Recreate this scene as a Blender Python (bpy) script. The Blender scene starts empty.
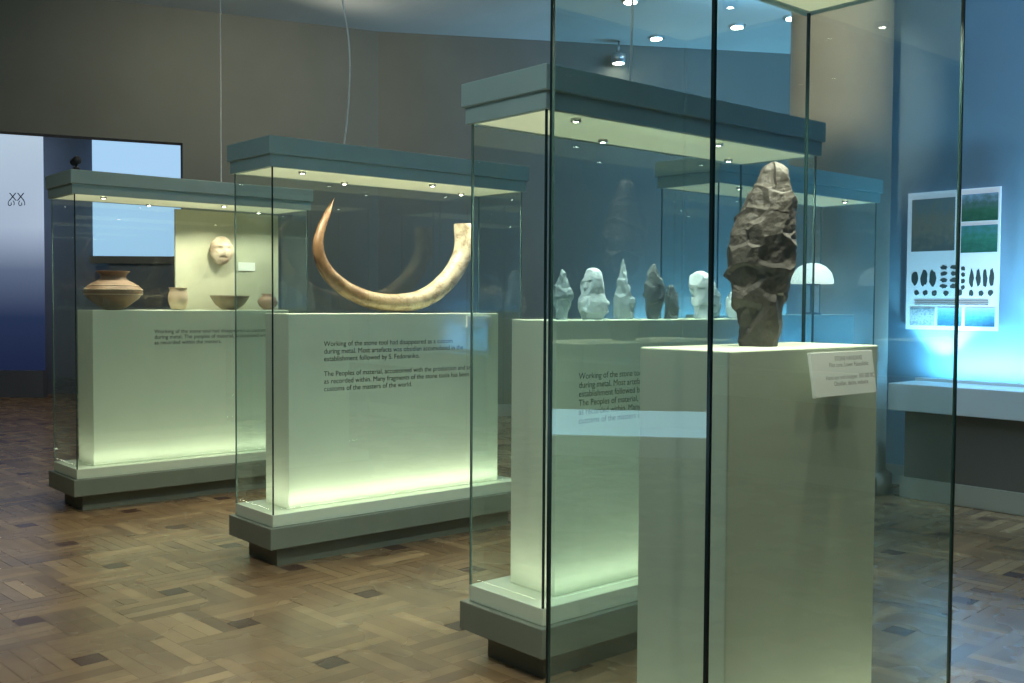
import bpy, bmesh, math, random
from mathutils import Vector, Matrix, noise
random.seed(7)
sc=bpy.context.scene
sc.view_settings.view_transform='Standard'
COL=sc.collection
# ---------------------------------------------------------------- materials
def new_mat(name):
    m=bpy.data.materials.new(name); m.use_nodes=True
    nt=m.node_tree; b=nt.nodes['Principled BSDF']; return m,nt,b
def mat(name,col,rough=.6,metal=0,var=.0,scale=8,bump=0,bscale=60,emit=None,estr=0,spec=.5):
    m,nt,b=new_mat(name)
    b.inputs['Base Color'].default_value=(*col,1); b.inputs['Roughness'].default_value=rough
    b.inputs['Metallic'].default_value=metal; b.inputs['Specular IOR Level'].default_value=spec
    tc=nt.nodes.new('ShaderNodeTexCoord')
    if var>0:
        n=nt.nodes.new('ShaderNodeTexNoise'); n.inputs['Scale'].default_value=scale; n.inputs['Detail'].default_value=6
        nt.links.new(tc.outputs['Object'],n.inputs['Vector'])
        r=nt.nodes.new('ShaderNodeValToRGB')
        r.color_ramp.elements[0].position=.3; r.color_ramp.elements[1].position=.7
        r.color_ramp.elements[0].color=(*[c*(1-var) for c in col],1)
        r.color_ramp.elements[1].color=(*[min(1,c*(1+var)) for c in col],1)
        nt.links.new(n.outputs['Fac'],r.inputs['Fac']); nt.links.new(r.outputs['Color'],b.inputs['Base Color'])
    if bump>0:
        n=nt.nodes.new('ShaderNodeTexNoise'); n.inputs['Scale'].default_value=bscale; n.inputs['Detail'].default_value=8
        nt.links.new(tc.outputs['Object'],n.inputs['Vector'])
        bp=nt.nodes.new('ShaderNodeBump'); bp.inputs['Strength'].default_value=bump; bp.inputs['Distance'].default_value=.01
        nt.links.new(n.outputs['Fac'],bp.inputs['Height']); nt.links.new(bp.outputs['Normal'],b.inputs['Normal'])
    if emit:
        b.inputs['Emission Color'].default_value=(*emit,1); b.inputs['Emission Strength'].default_value=estr
    return m
def glass_mat(name,tint,refl=.07):
    m=bpy.data.materials.new(name); m.use_nodes=True; nt=m.node_tree; nt.nodes.clear()
    out=nt.nodes.new('ShaderNodeOutputMaterial'); mx=nt.nodes.new('ShaderNodeMixShader')
    t=nt.nodes.new('ShaderNodeBsdfTransparent'); t.inputs[0].default_value=(*tint,1)
    g=nt.nodes.new('ShaderNodeBsdfGlossy'); g.inputs['Roughness'].default_value=.0; g.inputs[0].default_value=(.92,1,.98,1)
    lw=nt.nodes.new('ShaderNodeLayerWeight'); lw.inputs[0].default_value=.5
    p=nt.nodes.new('ShaderNodeMath'); p.operation='POWER'; p.inputs[1].default_value=4.5
    a=nt.nodes.new('ShaderNodeMath'); a.operation='MULTIPLY_ADD'; a.inputs[1].default_value=1-refl; a.inputs[2].default_value=refl
    nt.links.new(lw.outputs['Facing'],p.inputs[0]); nt.links.new(p.outputs[0],a.inputs[0])
    nt.links.new(a.outputs[0],mx.inputs[0]); nt.links.new(t.outputs[0],mx.inputs[1]); nt.links.new(g.outputs[0],mx.inputs[2])
    nt.links.new(mx.outputs[0],out.inputs[0]); return m
def ramp_mat(name,stops,axis='Z',emis=0,rough=.4,noisy=0,nscale=6):
    """printed colour gradient over the object's generated coords"""
    m,nt,b=new_mat(name); b.inputs['Roughness'].default_value=rough
    tc=nt.nodes.new('ShaderNodeTexCoord'); sp=nt.nodes.new('ShaderNodeSeparateXYZ')
    nt.links.new(tc.outputs['Generated'],sp.inputs[0]); r=nt.nodes.new('ShaderNodeValToRGB')
    e=r.color_ramp.elements
    while len(e)<len(stops): e.new(.5)
    for i,(p,c) in enumerate(stops): e[i].position=p; e[i].color=(*c,1)
    src=sp.outputs[axis]
    if noisy:
        n=nt.nodes.new('ShaderNodeTexNoise'); n.inputs['Scale'].default_value=nscale; n.inputs['Detail'].default_value=8
        nt.links.new(tc.outputs['Generated'],n.inputs['Vector'])
        q=nt.nodes.new('ShaderNodeMath'); q.operation='MULTIPLY_ADD'; q.inputs[1].default_value=noisy
        s=nt.nodes.new('ShaderNodeMath'); s.operation='SUBTRACT'; s.inputs[1].default_value=noisy*.5
        nt.links.new(n.outputs['Fac'],q.inputs[0]); nt.links.new(src,q.inputs[2]); nt.links.new(q.outputs[0],s.inputs[0]); src=s.outputs[0]
    nt.links.new(src,r.inputs['Fac']); nt.links.new(r.outputs['Color'],b.inputs['Base Color'])
    if emis:
        nt.links.new(r.outputs['Color'],b.inputs['Emission Color']); b.inputs['Emission Strength'].default_value=emis
    return m
M={}
M['wall']=mat('wall_olive_paint',(.185,.19,.16),.85,var=.05,scale=2)
M['wallblue']=mat('wall_blue_paint',(.28,.42,.55),.8,var=.05,scale=2)
M['wallfar']=mat('wall_grey_paint',(.16,.19,.24),.85,var=.06,scale=2)
M['ceil']=mat('ceiling_paint',(.52,.52,.46),.9,var=.04,scale=2)
M['canopy']=mat('canopy_lacquer',(.33,.43,.39),.4,var=.06,scale=4)
M['slab']=mat('base_lacquer',(.18,.205,.16),.5,var=.08,scale=4)
M['kick']=mat('kick_lacquer',(.16,.175,.14),.55)
M['ped']=mat('plinth_paint',(.63,.70,.55),.5,var=.025,scale=5)
M['cream']=mat('canopy_liner',(.68,.69,.50),.6,emit=(.80,.80,.50),estr=.46)  # liner is no lamp; a small glow is added to brighten it
M['bulb']=mat('lamp_bulb',(1,1,1),.5,emit=(1,.92,.7),estr=26)
M['ring']=mat('lamp_ring',(.5,.5,.48),.3,metal=.8)
M['glass']=glass_mat('case_glass',(.915,.965,.96),.075)
M['glassfg']=glass_mat('case_glass_near',(.86,.935,.935),.09)
M['edge']=mat('glass_edge',(.015,.035,.035),.25)
M['edgel']=mat('glass_edge_light',(.10,.16,.14),.2)
M['text']=mat('text_ink',(.06,.065,.06),.7)
M['label']=mat('label_card',(.70,.72,.68),.5)
M['board']=mat('back_board',(.42,.42,.30),.75,var=.05)
M['col']=mat('column_plaster',(.42,.38,.31),.45,var=.1,scale=3)
M['trim']=mat('skirting_paint',(.45,.47,.43),.5)
M['cntr']=mat('counter_laminate',(.66,.72,.76),.35)
M['cntd']=mat('counter_carcass',(.17,.165,.15),.6)
M['wire']=mat('steel_cable',(.7,.7,.65),.5,emit=(.6,.6,.55),estr=.04)
M['black']=mat('black_plastic',(.02,.02,.02),.4)
M['white']=mat('white_print',(.75,.8,.85),.5,emit=(.65,.8,1),estr=.32)
# ---------------------------------------------------------------- helpers
def link(o,parent=None,loc=None,rot=None):
    COL.objects.link(o)
    if parent: o.parent=parent
    if loc is not None: o.location=loc
    if rot is not None: o.rotation_euler=rot
    return o
def mesh_obj(name,verts,faces,m,parent=None,smooth=False,loc=None,rot=None):
    me=bpy.data.meshes.new(name); me.from_pydata(verts,[],faces); me.update()
    if m: me.materials.append(m)
    if smooth:
        for p in me.polygons: p.use_smooth=True
    return link(bpy.data.objects.new(name,me),parent,loc,rot)
def box(name,x0,x1,y0,y1,z0,z1,m,parent=None,bev=0):
    cx,cy,cz=(x0+x1)/2,(y0+y1)/2,(z0+z1)/2; a,b,c=(x1-x0)/2,(y1-y0)/2,(z1-z0)/2
    v=[(sx*a,sy*b,sz*c) for sx in(-1,1) for sy in(-1,1) for sz in(-1,1)]
    f=[(0,1,3,2),(4,6,7,5),(0,4,5,1),(2,3,7,6),(0,2,6,4),(1,5,7,3)]
    o=mesh_obj(name,v,f,m,parent,loc=(cx,cy,cz))
    if bev:
        md=o.modifiers.new('bev','BEVEL'); md.width=bev; md.segments=2
    return o
def empty(name,loc,ang=0):
    e=bpy.data.objects.new(name,None); e.empty_display_size=.1
    return link(e,None,loc,(0,0,ang))
def lathe(name,prof,m,parent=None,loc=(0,0,0),seg=48,rot=None):
    v=[];f=[]
    for r,z in prof:
        for i in range(seg):
            a=2*math.pi*i/seg; v.append((r*math.cos(a),r*math.sin(a),z))
    for j in range(len(prof)-1):
        for i in range(seg):
            k=(i+1)%seg; f.append((j*seg+i,j*seg+k,(j+1)*seg+k,(j+1)*seg+i))
    f.append(tuple(range(seg-1,-1,-1))); f.append(tuple((len(prof)-1)*seg+i for i in range(seg)))
    return mesh_obj(name,v,f,m,parent,True,loc,rot)
def tube(name,pts,rads,m,parent=None,loc=None,rot=None,res=8):
    cu=bpy.data.curves.new(name,'CURVE'); cu.dimensions='3D'; cu.bevel_depth=1; cu.bevel_resolution=res; cu.resolution_u=12
    s=cu.splines.new('BEZIER'); s.bezier_points.add(len(pts)-1)
    for bp,p,r in zip(s.bezier_points,pts,rads):
        bp.co=p; bp.radius=r; bp.handle_left_type=bp.handle_right_type='AUTO'
    cu.use_fill_caps=True; cu.materials.append(m)
    return link(bpy.data.objects.new(name,cu),parent,loc,rot)
def text(name,body,size,m,parent,loc,rot=(math.pi/2,0,0),spacing=1.0,align='LEFT'):
    cu=bpy.data.curves.new(name,'FONT'); cu.body=body; cu.size=size; cu.space_line=spacing; cu.align_x=align
    cu.materials.append(m); return link(bpy.data.objects.new(name,cu),parent,loc,rot)
def spot(name,loc,target,energy,col,size=1.6,blend=.8,rad=.02,parent=None):
    l=bpy.data.lights.new(name,'SPOT'); l.energy=energy; l.color=col; l.spot_size=size; l.spot_blend=blend; l.shadow_soft_size=rad
    o=link(bpy.data.objects.new(name,l),parent,loc); d=Vector(target)-Vector(loc)
    o.rotation_euler=d.to_track_quat('-Z','Y').to_euler(); return o
def area(name,loc,target,energy,col,sx,sy,parent=None):
    l=bpy.data.lights.new(name,'AREA'); l.shape='RECTANGLE'; l.size=sx; l.size_y=sy; l.energy=energy; l.color=col
    o=link(bpy.data.objects.new(name,l),parent,loc); d=Vector(target)-Vector(loc)
    o.rotation_euler=d.to_track_quat('-Z','Y').to_euler(); return o
# ---------------------------------------------------------------- room
CH=4.3
ux,uy=.756,.656
ANG=math.atan2(uy,ux)
def wall(name,p0,p1,z0,z1,m,th=.2,side=1):
    p0=Vector(p0);p1=Vector(p1); d=(p1-p0).normalized(); n=Vector((-d.y,d.x))*th*side
    q=[p0,p1,p1+n,p0+n]
    v=[(a.x,a.y,z0) for a in q]+[(a.x,a.y,z1) for a in q]
    f=[(0,3,2,1),(4,5,6,7),(0,1,5,4),(1,2,6,5),(2,3,7,6),(3,0,4,7)]
    return mesh_obj(name,v,f,m)
corner=(-1.5,11.54); jamb=(-3.41,10.69); leftend=(-7.2,9.01)
wall('wall_back_left',jamb,corner,0,CH,M['wall'])
wall('wall_lintel',leftend,jamb,2.93,CH,M['wall'])
wall('wall_back',corner,(9.5,13.6),0,CH,M['wall'])
wall('wall_left',leftend,(-7.2,-5),0,CH,M['wall'],side=-1)
wall('wall_rear',(-7.2,-5),(9.5,-5),0,CH,M['wall'],side=-1)
wall('wall_far_room',(-12,14.2),(-2,14.2),0,CH,M['wallfar'])
rw=math.atan2(-.756,.656)
def RW(k,n=0): return (2.98+.656*k+.756*n, 7.29-.756*k+.656*n)
wall('wall_right',RW(-.6),RW(9.5),0,CH,M['wallblue'])
wall('wall_side',(9.5,13.6),(9.5,-5),0,CH,M['wall'])
mesh_obj('ceiling',[(-13,-5.3,CH),(9.8,-5.3,CH),(9.8,15,CH),(-13,15,CH)],[(0,3,2,1)],M['ceil'])
wall('baseboard_right',(RW(-.6)[0]-.015,RW(-.6)[1]-.013),(RW(9)[0]-.015,RW(9)[1]-.013),0,.14,M['trim'],th=.013)
wall('baseboard_back',(-1.45,11.53),(9.4,13.56),0,.14,M['trim'],th=.015,side=-1)
def build_floor():
    v=[];f=[];tone=[]
    L=.62;c=.10;h=(L-c)/2; w=(L+c)/2
    ang=math.radians(44); ca,sa=math.cos(ang),math.sin(ang)
    cx,cy=-1.5,5.
    def quad(x0,y0,x1,y1,t):
        i=len(v); g=.0010
        for (x,y) in((x0+g,y0+g),(x1-g,y0+g),(x1-g,y1-g),(x0+g,y1-g)):
            v.append((cx+x*ca-y*sa,cy+x*sa+y*ca,0))
        f.append((i,i+1,i+2,i+3)); tone.append(t)
    N=24
    for i in range(-N,N+1):
        for j in range(-N,N+1):
            ox,oy=i*L,j*L
            wx=cx+ox*ca-oy*sa; wy=cy+ox*sa+oy*ca
            if wx<-9 or wx>7.5 or wy<-2 or wy>15: continue
            n=4
            for k in range(n):
                s=h/n; T=lambda: random.gauss(.5,.14)
                quad(ox,oy+k*s,ox+w,oy+(k+1)*s,T())
                quad(ox+w+k*s,oy,ox+w+(k+1)*s,oy+w,T())
                quad(ox+h,oy+w+k*s,ox+L,oy+w+(k+1)*s,T())
                quad(ox+k*s,oy+h,ox+(k+1)*s,oy+L,T())
            quad(ox+h,oy+h,ox+w,oy+w,-.2)
    i=len(v); v.extend([(-13,-5.3,-.003),(9.8,-5.3,-.003),(9.8,15,-.003),(-13,15,-.003)]); f.append((i,i+1,i+2,i+3)); tone.append(.1)
    me=bpy.data.meshes.new('floor'); me.from_pydata(v,[],f)
    at=me.attributes.new('tone','FLOAT','FACE')
    for k,t in enumerate(tone): at.data[k].value=t
    m,nt,b=new_mat('parquet_oak')
    a=nt.nodes.new('ShaderNodeAttribute'); a.attribute_name='tone'
    n=nt.nodes.new('ShaderNodeTexNoise'); n.inputs['Scale'].default_value=9; n.inputs['Detail'].default_value=8
    tc=nt.nodes.new('ShaderNodeTexCoord'); nt.links.new(tc.outputs['Object'],n.inputs['Vector'])
    ad=nt.nodes.new('ShaderNodeMath'); ad.operation='MULTIPLY_ADD'; ad.inputs[1].default_value=.35
    nt.links.new(n.outputs['Fac'],ad.inputs[0]); nt.links.new(a.outputs['Fac'],ad.inputs[2])
    r=nt.nodes.new('ShaderNodeValToRGB'); e=r.color_ramp.elements
    e[0].position=.0; e[0].color=(.085,.042,.030,1); e[1].position=1.; e[1].color=(.38,.255,.135,1)
    x=e.new(.4); x.color=(.165,.10,.057,1); x=e.new(.72); x.color=(.255,.163,.087,1)
    nt.links.new(ad.outputs[0],r.inputs['Fac']); nt.links.new(r.outputs['Color'],b.inputs['Base Color'])
    n2=nt.nodes.new('ShaderNodeTexNoise'); n2.inputs['Scale'].default_value=3
    nt.links.new(tc.outputs['Object'],n2.inputs['Vector'])
    mr=nt.nodes.new('ShaderNodeMapRange'); mr.inputs['To Min'].default_value=.20; mr.inputs['To Max'].default_value=.34
    nt.links.new(n2.outputs['Fac'],mr.inputs['Value']); nt.links.new(mr.outputs[0],b.inputs['Roughness'])
    me.materials.append(m); link(bpy.data.objects.new('floor',me))
build_floor()
# ---------------------------------------------------------------- display cases
def case(origin,L,D,ped,glass,spots=4,energy=9,edge='edgel',near='edge',ew=.006,col=(1,.98,.75),dz=0,glow=5):
    e=empty('display_case',(origin[0],origin[1],0),ANG)
    box('kick_base',.05,L-.05,.05,D-.05,0,.10,M['kick'],e)
    box('base_slab',-.025,L+.025,-.025,D+.025,.10,.205,M['slab'],e,.004)
    box('inner_deck',.0,L,.0,D,.205,.265,M['ped'],e,.003)
    a,b,pl,pd,top=ped
    box('plinth',a,a+pl,b,b+pd,.265,top,M['ped'],e,.003)
    o=.015
    for nm,(x0,x1,y0,y1) in {'canopy_front':(-o,L+o,-o,.012),'canopy_rear':(-o,L+o,D-.012,D+o),
        'canopy_end':(-o,.012,.012,D-.012),'canopy_tail':(L-.012,L+o,.012,D-.012)}.items():
        box(nm,x0,x1,y0,y1,1.945+dz,2.005+dz,M['canopy'],e)
    box('canopy_top',-o-.012,L+o+.012,-o-.012,D+o+.012,2.005+dz,2.09+dz,M['canopy'],e,.004)
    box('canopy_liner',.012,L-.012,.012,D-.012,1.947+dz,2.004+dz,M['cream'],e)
    z0,z1=.265,1.947+dz
    names=['glass_front','glass_tail','glass_rear','glass_end']
    g=.004
    q=[(g,g),(L-g,g),(L-g,D-g),(g,D-g)]
    for i in range(4):
        A=q[i];B=q[(i+1)%4]
        mesh_obj(names[i],[(A[0],A[1],z0),(B[0],B[1],z0),(B[0],B[1],z1),(A[0],A[1],z1)],[(0,1,2,3)],glass,e)
    for i,(x,y) in enumerate(q):
        w=ew/2
        box('glass_joint_%d'%(i+1),x-w,x+w,y-w,y+w,z0,z1,M[near if i==0 else edge],e)
    for i in range(spots):
        x=L*(i+.5)/spots
        y=D*.16 if i%2==0 else D*.8
        lathe('downlight_%d'%i,[(.019,0),(.019,.012),(.012,.012),(.012,.004)],M['ring'],e,(x,y,1.934+dz),24)
        lathe('bulb_%d'%i,[(.009,0),(.011,.004),(.010,.01)],M['bulb'],e,(x,y,1.933+dz),20)
        y=D*.16
        spot('case_spot_%d'%i,(x,y,1.924+dz),(x,D*.22,0),energy,col,math.radians(140),.5,.015,e)
    if glow:
        area('deck_strip_front',(L/2,.012,.285),(L/2,.30,.95),glow,(.99,1,.74),L-.1,.02,e)
        area('deck_strip_end',(.012,D/2,.285),(.35,D/2,.95),glow*.22,(.99,1,.74),D-.08,.02,e)
    return e
H1=(-2.656,6.26); H2=(-1.153,4.95); H3=(.11,3.45); H0=(.332,1.72); H4=(1.09,5.48)
PT=1.24
c1=case(H1,1.60,.44,(.13,.08,1.36,.28,PT),M['glass'],4,17,glow=1.0)
c2=case(H2,1.60,.40,(.13,.08,1.36,.24,PT),M['glass'],4,21,glow=1.7)
c3=case(H3,1.60,.40,(.13,.08,1.36,.24,PT),M['glass'],4,18,ew=.007,glow=1.2,col=(.95,1,.82))
c4=case(H4,1.60,.40,(.13,.08,1.36,.24,PT),M['glass'],3,7,col=(.5,.75,1),glow=0)
c0=case(H0,.88,.40,(.175,.095,.53,.22,1.213),M['glassfg'],2,44,edge='edge',ew=.0065,dz=.08,glow=1.3)
def CW(org,x,y,z):
    return (org[0]+ux*x-uy*y, org[1]+uy*x+ux*y, z)
t2="Working of the stone tool had disappeared as a custom\nduring metal. Most artefacts was obsidian accumulated in the\nestablishment followed by S. Fedorenko.\n\nThe Peoples of material, accustomed with the production and art,\nas recorded within. Many fragments of the stone tools has been\ncustoms of the masters of the world."
text('plinth_caption',t2,.0365,M['text'],c2,(.33,.079,1.075),spacing=1.05)
text('plinth_caption',"Working of the stone tool had disappeared as custom\nduring metal. The peoples of material, accustomed with\nas recorded within the masters.",.036,M['text'],c1,(.52,.079,1.09))
text('plinth_caption',t2.replace('\n\n','\n'),.032,M['text'],c3,(.24,.079,1.03))
box('label_card',1.25,1.43,.068,.079,1.16,1.225,M['label'],c2,.001)
lb=box('label_card',.40,.63,.06,.068,1.115,1.205,M['label'],c0,.001); lb.rotation_euler=(math.radians(-9),0,0)
text('label_text',"STONE HANDAXE\nFlint core, Lower Palaeolithic\n\nHand-axe and chopper, 300 000 BC\nObsidian, dacite, andesite",.0125,M['text'],c0,(.515,.052,1.188),(math.pi/2-math.radians(9),0,0),1.0,'CENTER')
box('label_bracket',.48,.56,.066,.095,1.14,1.16,M['ring'],c0)
# ---------------------------------------------------------------- rocks
def stone_mat(name,c1_,c2_,sc_=9,bump=.6):
    m,nt,b=new_mat(name); b.inputs['Roughness'].default_value=.62
    tc=nt.nodes.new('ShaderNodeTexCoord'); n=nt.nodes.new('ShaderNodeTexNoise'); n.inputs['Scale'].default_value=sc_; n.inputs['Detail'].default_value=10
    nt.links.new(tc.outputs['Object'],n.inputs['Vector']); r=nt.nodes.new('ShaderNodeValToRGB')
    r.color_ramp.elements[0].position=.32; r.color_ramp.elements[0].color=(*c1_,1); r.color_ramp.elements[1].position=.68; r.color_ramp.elements[1].color=(*c2_,1)
    nt.links.new(n.outputs['Fac'],r.inputs['Fac']); nt.links.new(r.outputs['Color'],b.inputs['Base Color'])
    n2=nt.nodes.new('ShaderNodeTexNoise'); n2.inputs['Scale'].default_value=70; n2.inputs['Detail'].default_value=10
    nt.links.new(tc.outputs['Object'],n2.inputs['Vector'])
    bp=nt.nodes.new('ShaderNodeBump'); bp.inputs['Strength'].default_value=bump; bp.inputs['Distance'].default_value=.004
    nt.links.new(n2.outputs['Fac'],bp.inputs['Height']); nt.links.new(bp.outputs['Normal'],b.inputs['Normal'])
    return m
def rock(name,prof,depth,m,loc,ang,amp=.01,ncut=60,seed=0,seg=72,rows=90,rad=.08,rough=.2,low=.35,pw=.85):
    """loft of silhouette (z,xl,xr) then planar flake-scar cuts, each bounded in depth"""
    def samp(z):
        for (za,la,ra),(zb,lb_,rb) in zip(prof,prof[1:]):
            if za<=z<=zb:
                t=(z-za)/(zb-za); return la+(lb_-la)*t, ra+(rb-ra)*t
        return prof[-1][1],prof[-1][2]
    z0,z1=prof[0][0],prof[-1][0]; H=z1-z0; rng=random.Random(seed); off=Vector((seed*7.3,seed*3.1,seed*1.7))
    P=[];C=[]
    for j in range(rows+1):
        t=j/rows; z=z0+H*t; l,r=samp(z); c=(l+r)/2; hw=(r-l)/2
        cap=math.sqrt(max(0,1-((t-.97)/.03)**2)) if t>.97 else 1
        for i in range(seg):
            a=2*math.pi*i/seg; ca,sa=math.cos(a),math.sin(a)
            P.append(Vector((c+hw*cap*math.copysign(abs(ca)**pw,ca),depth*hw*cap*sa,z))); C.append((Vector((ca,sa*depth*1.3,0)).normalized(),hw*cap))
    cuts=[]
    for _ in range(ncut):
        i=rng.randrange(len(P)); d=C[i][0]
        n=Vector((d.x+rng.uniform(-.35,.35),d.y+rng.uniform(-.35,.35),rng.uniform(-.25,.25))).normalized()
        cuts.append((P[i].copy(),n,rng.uniform(.1,.9)*amp,rng.uniform(.7,1.3)*rad))
    v=[]
    for p,(d,hw) in zip(P,C):
        pull=0
        for s,n,dep,R in cuts:
            ds=(p-s).length
            if ds>R: continue
            dn=d.dot(n)
            if dn<.4: continue
            ex=((p-s).dot(n)+dep)/dn
            if ex>0:
                fall=1 if ds<R*.8 else (R-ds)/(R*.2)
                pull=max(pull,min(ex,amp*1.6,hw*.35)*fall)
        q=p-d*pull
        nn=noise.fractal(p*50+off,1,2,4)*amp*rough+noise.fractal(p*12+off,1,2,3)*amp*low
        t=(p.z-z0)/H
        if t<.03: nn*=t/.03
        q+=d*nn*min(1,hw/.012)
        q.z+=noise.noise(p*18+off)*amp*.3*min(1,t/.1)
        v.append(tuple(q))
    f=[]
    for j in range(rows):
        for i in range(seg):
            k=(i+1)%seg; f.append((j*seg+i,j*seg+k,(j+1)*seg+k,(j+1)*seg+i))
    f.append(tuple(range(seg-1,-1,-1))); f.append(tuple(rows*seg+i for i in range(seg)))
    return mesh_obj(name,v,f,m,None,False,loc,(0,0,ang))
M['stone']=stone_mat('basalt_stone',(.032,.028,.024),(.072,.063,.054))
k=2.2/1030
pr=[(341,739,774),(330,735,778),(318,732,780),(300,728,784),(285,724,788),(268,721,790),(250,721,791),(232,722,793),(222,726,795),(205,735,794),(192,739,792),(184,746,790),(177,748,786),(169,753,782),(165,758,778),(161,763,775)]
pr=[((341-y)*k,(l-757)*k*1.02,(r-757)*k*1.08) for y,l,r in pr]
rock('stone_handaxe',pr,.72,M['stone'],CW(H0,.42,.205,1.212),0.0,amp=.0085,ncut=60,seed=12,seg=160,rows=220,rad=.07,rough=.22,low=.3)
M['st_w']=stone_mat('white_flint',(.48,.57,.62),(.74,.82,.87),12,.3)
M['st_g']=stone_mat('grey_flint',(.22,.29,.33),(.40,.49,.54),12,.3)
M['st_d']=stone_mat('dark_obsidian',(.05,.065,.075),(.14,.17,.18),12,.4)
def hand(w,h,kind):
    if kind=='leaf': s=[(0,.45),(.12,.62),(.3,.9),(.45,1),(.62,.92),(.8,.62),(.93,.3),(1,.06)]
    elif kind=='point': s=[(0,.8),(.15,1),(.35,.92),(.55,.7),(.75,.45),(.9,.25),(1,.06)]
    elif kind=='lump': s=[(0,.7),(.15,1),(.35,.95),(.5,.8),(.62,.88),(.78,.85),(.92,.55),(1,.2)]
    else: s=[(0,.5),(.2,.7),(.45,.8),(.7,1),(.9,.8),(1,.3)]
    r=random.Random(int(w*1000+h*777))
    return [(t*h,-w/2*q*(1+r.uniform(-.12,.12)),w/2*q*(1+r.uniform(-.12,.12))) for t,q in s]
row=[(.275,.095,.185,'leaf','st_g'),(.405,.13,.195,'lump','st_w'),(.60,.10,.235,'point','st_g'),(.745,.105,.22,'leaf','st_d'),(.885,.08,.14,'lump','st_d'),(1.04,.12,.20,'blob','st_w'),(1.16,.09,.16,'leaf','st_g'),(1.27,.09,.20,'point','st_w'),(1.38,.10,.16,'lump','st_g')]
for i,(s,w,h,kd,mm) in enumerate(row):
    rock('flint_tool',hand(w,h,kd),.55,M[mm],CW(H3,s,.19+.015*(-1)**i,PT-.001),.35,amp=.006,ncut=28,seed=i+11,seg=72,rows=80,rad=.05)
# ---------------------------------------------------------------- tusk
def tusk():
    m,nt,b=new_mat('mammoth_ivory'); b.inputs['Roughness'].default_value=.45
    tc=nt.nodes.new('ShaderNodeTexCoord'); sp=nt.nodes.new('ShaderNodeSeparateXYZ'); nt.links.new(tc.outputs['Object'],sp.inputs[0])
    n=nt.nodes.new('ShaderNodeTexNoise'); n.inputs['Scale'].default_value=9; n.inputs['Detail'].default_value=10; n.inputs['Roughness'].default_value=.7; nt.links.new(tc.outputs['Object'],n.inputs['Vector'])
    s1=nt.nodes.new('ShaderNodeMath'); s1.operation='MULTIPLY_ADD'; s1.inputs[1].default_value=.66
    ad=nt.nodes.new('ShaderNodeMath'); ad.operation='MULTIPLY_ADD'; ad.inputs[1].default_value=.6
    nt.links.new(sp.outputs['X'],s1.inputs[0]); s1.inputs[2].default_value=-.14
    nt.links.new(n.outputs['Fac'],ad.inputs[0]); nt.links.new(s1.outputs[0],ad.inputs[2])
    r=nt.nodes.new('ShaderNodeValToRGB'); e=r.color_ramp.elements
    e[0].position=.28; e[0].color=(.13,.06,.025,1); e[1].position=1.; e[1].color=(.54,.46,.33,1)
    x=e.new(.42); x.color=(.22,.115,.05,1); x=e.new(.58); x.color=(.33,.22,.11,1); x=e.new(.78); x.color=(.46,.36,.22,1)
    nt.links.new(ad.outputs[0],r.inputs['Fac'])
    n3=nt.nodes.new('ShaderNodeTexNoise'); n3.inputs['Scale'].default_value=16; n3.inputs['Detail'].default_value=10; n3.inputs['Roughness'].default_value=.75; nt.links.new(tc.outputs['Object'],n3.inputs['Vector'])
    r3=nt.nodes.new('ShaderNodeValToRGB'); r3.color_ramp.elements[0].position=.38; r3.color_ramp.elements[0].color=(.34,.24,.15,1); r3.color_ramp.elements[1].position=.54; r3.color_ramp.elements[1].color=(1,1,1,1)
    nt.links.new(n3.outputs['Fac'],r3.inputs['Fac'])
    mx=nt.nodes.new('ShaderNodeMix'); mx.data_type='RGBA'; mx.blend_type='MULTIPLY'; mx.inputs[0].default_value=.85
    nt.links.new(r.outputs['Color'],mx.inputs[6]); nt.links.new(r3.outputs['Color'],mx.inputs[7]); nt.links.new(mx.outputs[2],b.inputs['Base Color'])
    bp=nt.nodes.new('ShaderNodeBump'); bp.inputs['Strength'].default_value=.5; bp.inputs['Distance'].default_value=.006
    nt.links.new(n3.outputs['Fac'],bp.inputs['Height']); nt.links.new(bp.outputs['Normal'],b.inputs['Normal'])
    pts=[(.462,-.0,.600),(.425,-.005,.53),(.378,-.01,.43),(.362,-.01,.35),(.395,-.005,.25),(.50,0,.15),(.62,0,.092),(.75,0,.062),(.90,0,.058),(1.04,.0,.084),(1.18,0,.165),(1.275,0,.265),(1.325,0,.375),(1.32,0,.515)]
    rr=[.004,.014,.022,.028,.034,.040,.044,.048,.051,.053,.055,.055,.055,.054]
    return tube('mammoth_tusk',pts,rr,m,None,CW(H2,0,.20,PT),(0,0,ANG),10)
tk=tusk()
lathe('socket',[(.040,0),(.042,.001),(.036,.0015)],M['cntd'],tk,(1.32,0,.5152),24)
# ---------------------------------------------------------------- pottery
def clay(name,c1_,c2_): return stone_mat(name,c1_,c2_,6,.15)
M['clay1']=clay('terracotta_brown',(.15,.085,.05),(.30,.19,.115))
M['clay2']=clay('terracotta_pale',(.36,.26,.17),(.52,.41,.28))
M['clay3']=clay('dark_ware',(.12,.10,.06),(.26,.20,.12))
pot=lathe('clay_pot',[(.045,0),(.06,.004),(.10,.03),(.155,.075),(.182,.11),(.172,.14),(.13,.172),(.09,.192),(.076,.207),(.079,.226),(.10,.245),(.104,.25),(.096,.25),(.07,.232),(.062,.21)],M['clay1'],None,CW(H1,.31,.22,PT))
for r_,z_ in((.1775,.13),(.152,.156),(.176,.10)):
    pts=[((r_+.001)*math.cos(a*math.pi/24),(r_+.001)*math.sin(a*math.pi/24),z_) for a in range(48)]
    t=tube('painted_band',pts,[.003]*48,M['clay2'],pot,res=2); t.data.splines[0].use_cyclic_u=True
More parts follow.
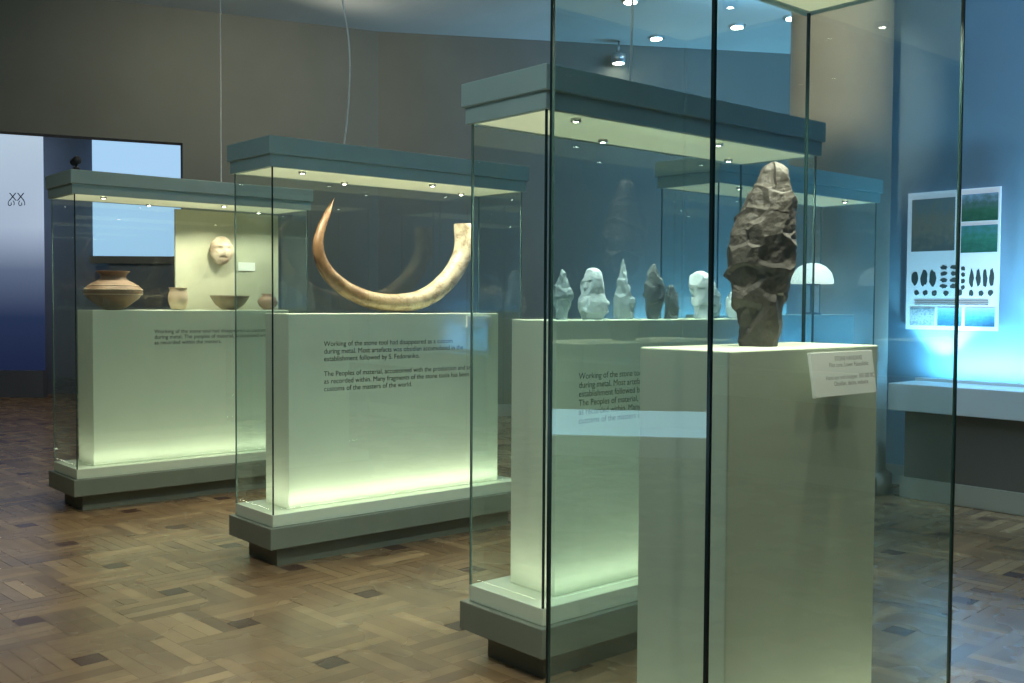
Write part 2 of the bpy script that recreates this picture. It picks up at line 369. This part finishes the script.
lathe('clay_jar',[(.035,0),(.045,.005),(.062,.05),(.066,.08),(.06,.115),(.052,.13),(.058,.145),(.062,.15),(.055,.15),(.045,.13)],M['clay2'],None,CW(H1,.74,.22,PT))
lathe('clay_bowl',[(.05,0),(.055,.006),(.10,.04),(.128,.085),(.135,.10),(.128,.10),(.12,.085),(.09,.045),(.04,.02)],M['clay3'],None,CW(H1,1.11,.22,PT))
box('back_board',.80,1.58,.40,.418,PT-.1,1.93,M['board'],c1)
def mask():
    m=stone_mat('mask_stone',(.20,.13,.075),(.58,.50,.38),9,.4)
    v=[];f=[];NU,NV=40,44
    for j in range(NV+1):
        ph=math.pi*j/NV-math.pi/2
        for i in range(NU):
            th=2*math.pi*i/NU
            x=math.cos(ph)*math.cos(th); y=math.cos(ph)*math.sin(th); z=math.sin(ph)
            X=.088*x*(1-.18*max(0,-z)); Z=.100*z; Y=.045*y
            if y<0:
                nose=math.exp(-((X/.014)**2+((Z+.005)/.032)**2))*.018
                brow=math.exp(-(((abs(X)-.03)/.03)**2+((Z-.035)/.012)**2))*.008
                eye=-math.exp(-(((abs(X)-.032)/.014)**2+((Z-.014)/.010)**2))*.011
                mouth=-math.exp(-((X/.026)**2+((Z+.052)/.007)**2))*.007
                Y-=nose+brow+eye+mouth
            n_=noise.fractal(Vector((X,Y,Z))*30,1,2,3)*.005
            v.append((X+n_,Y+n_*.5,Z+n_))
    for j in range(NV):
        for i in range(NU):
            k=(i+1)%NU; f.append((j*NU+i,j*NU+k,(j+1)*NU+k,(j+1)*NU+i))
    return mesh_obj('stone_mask',v,f,m,None,True,CW(H1,1.11,.345,1.655),(0,0,ANG))
mask()
box('mask_bracket',1.09,1.13,.36,.40,1.63,1.65,M['ring'],c1)
box('label_card',1.26,1.39,.392,.4,1.52,1.58,M['label'],c1)
lathe('clay_jar',[(.03,0),(.06,.03),(.075,.06),(.055,.09),(.035,.10),(.045,.115),(.04,.116),(.03,.10)],M['clay1'],None,CW(H1,1.40,.22,PT))
da=lathe('glowing_dome',[(.125,0),(.13,.006),(.128,.03),(.115,.07),(.085,.105),(.045,.125),(.01,.13)],mat('dome_glow',(.85,.85,.78),.4,emit=(1,.95,.8),estr=1.3),None,CW(H4,1.20,.2,PT+.19))  # white dome of unknown kind; its glow is put in as emission
lathe('stand',[(.06,-.19),(.06,-.18),(.012,-.175),(.012,-.01),(.05,-.005),(.05,.002)],M['black'],da)
cl=empty('clip_spotlight',CW(H1,.03,.05,2.09),ANG)
lathe('clamp',[(.02,0),(.02,.02),(.008,.025),(.008,.05)],M['black'],cl)
lathe('head',[(.010,-.04),(.022,-.03),(.026,.015),(.022,.022)],M['black'],cl,(0,0,.06),24,(1.2,0,.4))
def cable(p0,p1,wob=0):
    n=8; pts=[]
    for i in range(n+1):
        t=i/n; p=Vector(p0).lerp(Vector(p1),t); p.x+=wob*math.sin(t*9)*(t)*(1-t)*2; pts.append(tuple(p))
    return tube('hanging_cable',pts,[.0045]*(n+1),M['wire'],res=2)
a=CW(H1,1.05,.22,2.09); cable((a[0],a[1],CH),a)
a=CW(H2,.52,.20,2.09); cable((a[0]+.05,a[1],CH),a,.10)
a=CW(H3,.62,.20,2.09); cable((a[0],a[1],CH),a,.03)
# ---------------------------------------------------------------- column
lathe('column',[(.39,0),(.39,.12),(.36,.14),(.345,.16),(.345,CH-.001)],M['col'],None,(2.3,7.3,0),64)
spot('column_wash',(1.5,5.0,CH-.12),(2.3,7.3,2.9),200,(1,.84,.60),math.radians(30),.7,.05)  # unseen spot added to warm the upper column
# ---------------------------------------------------------------- right counter & posters
W=empty('wall_counter',(2.98,7.29,0),rw)
box('counter_top',.0,7.5,-.60,-.03,.60,.78,M['cntr'],W,.005)
box('counter_body',.05,7.5,-.46,-.03,.14,.60,M['cntd'],W)
box('counter_skirting',.03,7.5,-.48,-.03,.0,.14,M['trim'],W,.004)
box('light_bar',-.0,7.4,-.24,-.18,.78,.80,M['cntr'],W)
area('counter_strip',(1.9,-.16,.815),(1.9,.0,1.2),62,(.20,.66,1.),3.8,.03,W)
for i,(x,e_) in enumerate(((.08,48),(.95,40),(2.0,30))):
    spot('uplight_%d'%i,(x,-.17,.83),(x,-.02,1.5),e_,(.34,.78,1.),math.radians(85),.4,.03,W)
spot('counter_downlight',(.9,-1.2,CH-.1),(.7,-.35,.78),240,(.50,.82,1.),math.radians(34),.8,.04,W)
PO=empty('exhibition_poster',(2.98,7.29,0),rw)
p0,p1=-.187,.467
box('panel',p0,p1,-.035,-.02,1.13,2.10,M['white'],PO)
def pic(nm,u0,u1,v0,v1,m):
    x0=p0+(p1-p0)*u0;x1=p0+(p1-p0)*u1;z1=2.10-.97*v0;z0=2.10-.97*v1
    return box(nm,x0,x1,-.038,-.0351,z0,z1,m,PO)
brown=ramp_mat('photo_dig',[(0,(.10,.12,.12)),(.5,(.22,.20,.15)),(1,(.14,.2,.22))],noisy=1.2,nscale=7,emis=.15)
green=ramp_mat('photo_valley',[(0,(.02,.10,.06)),(.45,(.05,.16,.10)),(.7,(.10,.18,.18)),(1,(.25,.4,.55))],noisy=.9,nscale=5,emis=.12)
green2=ramp_mat('photo_forest',[(0,(.02,.12,.09)),(.6,(.04,.20,.14)),(1,(.08,.25,.3))],noisy=1.3,nscale=5,emis=.12)
blue=ramp_mat('photo_lake',[(0,(.05,.12,.2)),(.5,(.1,.35,.6)),(1,(.4,.7,.9))],noisy=.5,nscale=6,emis=.2)
mapm=ramp_mat('printed_map',[(0,(.3,.35,.4)),(.5,(.6,.65,.7)),(1,(.25,.3,.35))],noisy=2,nscale=9,emis=.1)
pic('photo_dig',.05,.53,.05,.43,brown)
pic('photo_valley',.60,.98,.04,.23,green); pic('photo_forest',.60,.98,.26,.45,green2)
pic('photo_map',.05,.33,.84,.97,mapm); pic('photo_river',.36,.62,.84,.97,blue); pic('photo_lake',.66,.97,.84,.97,blue)
rng=random.Random(4)
def sil(u,v,w,h):
    x=p0+(p1-p0)*u; z=2.10-.97*v; pts=[]
    for a in range(14):
        t=2*math.pi*a/14; rr=1+rng.uniform(-.18,.18)
        pts.append((x+w*rr*math.cos(t),-.0362,z+h*rr*math.sin(t)))
    mesh_obj('tool_silhouette',pts,[tuple(range(14))],M['text'],PO)
for u in(.10,.20,.30): sil(u,.625,.026,.055)
for v in(.55,.595,.64,.685):
    sil(.42,v,.026,.016); sil(.53,v,.026,.016); sil(.63,v+.01,.014,.016)
for u in(.72,.79,.86,.93): sil(u,.63,.016,.06)
for u,v in((.12,.73),(.22,.73),(.32,.735),(.45,.735),(.6,.73),(.72,.735),(.82,.735),(.92,.735)): sil(u,v,.018,.020)
for v in(.785,.80,.815): pic('caption_line',.1,.9,v,v+.003,M['text'])
# ---------------------------------------------------------------- hidden counter and strip, added to glow blue on the back wall
BA=math.atan2(2.06,11.0)
BC=empty('added_back_counter',(-.3,11.76,0),BA)
box('counter_top',.6,9.2,-.55,-.05,.62,.80,M['cntr'],BC,.005)
box('counter_body',.65,9.2,-.42,-.05,0,.62,M['cntd'],BC)
area('counter_strip',(5.3,-.2,.83),(5.3,.0,1.4),240,(.22,.60,1.),7.4,.03,BC)
# ---------------------------------------------------------------- light table on the near left (seen mirrored in the glass)
LT=empty('light_table',(-2.6,2.0,0),0)
box('lit_top',-.35,.35,-1.3,1.3,.745,.78,mat('table_glow',(.5,.7,.8),.4,emit=(.42,.76,.95),estr=3.2),LT)
box('frame',-.38,.38,-1.33,1.33,.66,.745,M['cntr'],LT,.004)
for i,(x,y) in enumerate(((-.3,-1.2),(.3,-1.2),(-.3,1.2),(.3,1.2))): box('leg_%d'%(i+1),x-.04,x+.04,y-.04,y+.04,0,.66,M['cntd'],LT)
# ---------------------------------------------------------------- left back room : banner & light panel
ban=ramp_mat('banner_print',[(0,(.012,.02,.06)),(.22,(.02,.035,.09)),(.42,(.12,.16,.26)),(.60,(.42,.52,.68)),(1,(.55,.70,.85))],emis=.8)
B=empty('exhibition_banner',(-6.55,13.75,0),0)
box('sheet',-1.2,.30,0,.03,.36,3.55,ban,B)
text('motif',"XX",.15,M['wallfar'],B,(-.15,-.005,2.62))
text('motif_b',"ω ω",.13,M['wallfar'],B,(-.17,-.005,2.55))
box('foot',-1.2,.30,-.05,.08,0,.36,M['wallfar'],B)
S=empty('light_screen',(-5.65,13.9,0),0)
box('screen',0,1.5,0,.05,1.9,3.5,mat('screen_glow',(.3,.5,.7),.4,emit=(.38,.62,.88),estr=1.0),S)
box('screen_frame',-.05,1.55,-.0,.1,1.8,1.9,M['cntd'],S)
box('screen_legs',.2,1.3,.02,.1,0,1.8,M['wallfar'],S)
# ---------------------------------------------------------------- ceiling lamps
def ceil_lamp(x,y,drop=0,en=0,col=(1,.9,.72),r=.07):
    e=empty('ceiling_downlight',(x,y,CH-drop))
    if drop: lathe('rod',[(.012,0),(.012,drop)],M['ring'],e)
    lathe('housing',[(r+.02,-.02),(r+.025,0.0),(r,.0)] if not drop else [(r+.01,-.10),(r+.01,.0),(.02,.03)],M['ring'],e)
    lathe('bulb',[(r*.9,-.03 if not drop else -.105),(r*.9,-.02 if not drop else -.10)],M['bulb'],e)
    if en: spot('lamp',(0,0,-.14),(0,0,-3),en,col,math.radians(110),.7,.06,e)
for (x,y,dr,en) in ((2.9,10.85,0,50),(1.6,11.7,0,0),(2.4,11.2,0,0),(3.6,11.1,0,0),(1.15,10.3,0,45),(-3.5,8.3,0,58),(-4.,4.5,0,58),(-1.6,2.2,0,100),(-1.0,6.3,0,62),(.2,7.6,0,40),(2.,1.,0,40),(3.6,5.0,0,10),(-5.2,12.4,0,90)):
    ceil_lamp(x,y,dr,en)
ceil_lamp(3.75,11.6,.45); ceil_lamp(1.2,11.9,.15)
area('wash_blue_back',(3.2,10.2,CH-.1),(2.6,12.7,1.5),75,(.24,.56,1.),3.0,.3)
area('wash_olive',(-1.8,9.0,CH-.1),(-1.6,11.5,1.3),30,(1,.95,.74),3,.3)  # unseen wash added to turn the back wall warm olive
area('wash_right',(3.9,4.6,CH-.1),(5.0,5.4,1.5),24,(.25,.55,1.),3,.3)
area('wash_cool',(-1.2,1.2,CH-.1),(-.4,4.2,1.),42,(.50,.80,1.),3,.4)  # unseen cool fill added in place of ambient light
area('ceiling_fill',(-2.2,9.8,3.75),(-1.6,9.4,4.3),6,(1,.97,.85),2.,.1)  # floating fill added to lighten the ceiling; there is no cove
w=bpy.data.worlds.new('World'); sc.world=w; w.use_nodes=True
w.node_tree.nodes['Background'].inputs[0].default_value=(.55,.65,.75,1); w.node_tree.nodes['Background'].inputs[1].default_value=.05
# ---------------------------------------------------------------- camera
cam=bpy.data.cameras.new('camera'); cam.lens=36.2; cam.sensor_width=36; cam.clip_start=.05
co=link(bpy.data.objects.new('camera',cam),None,(0,0,1.3))
co.rotation_euler=(Matrix.Rotation(math.radians(90-2.14),4,'X')@Matrix.Rotation(math.radians(.35),4,'Z')).to_euler()
sc.camera=co
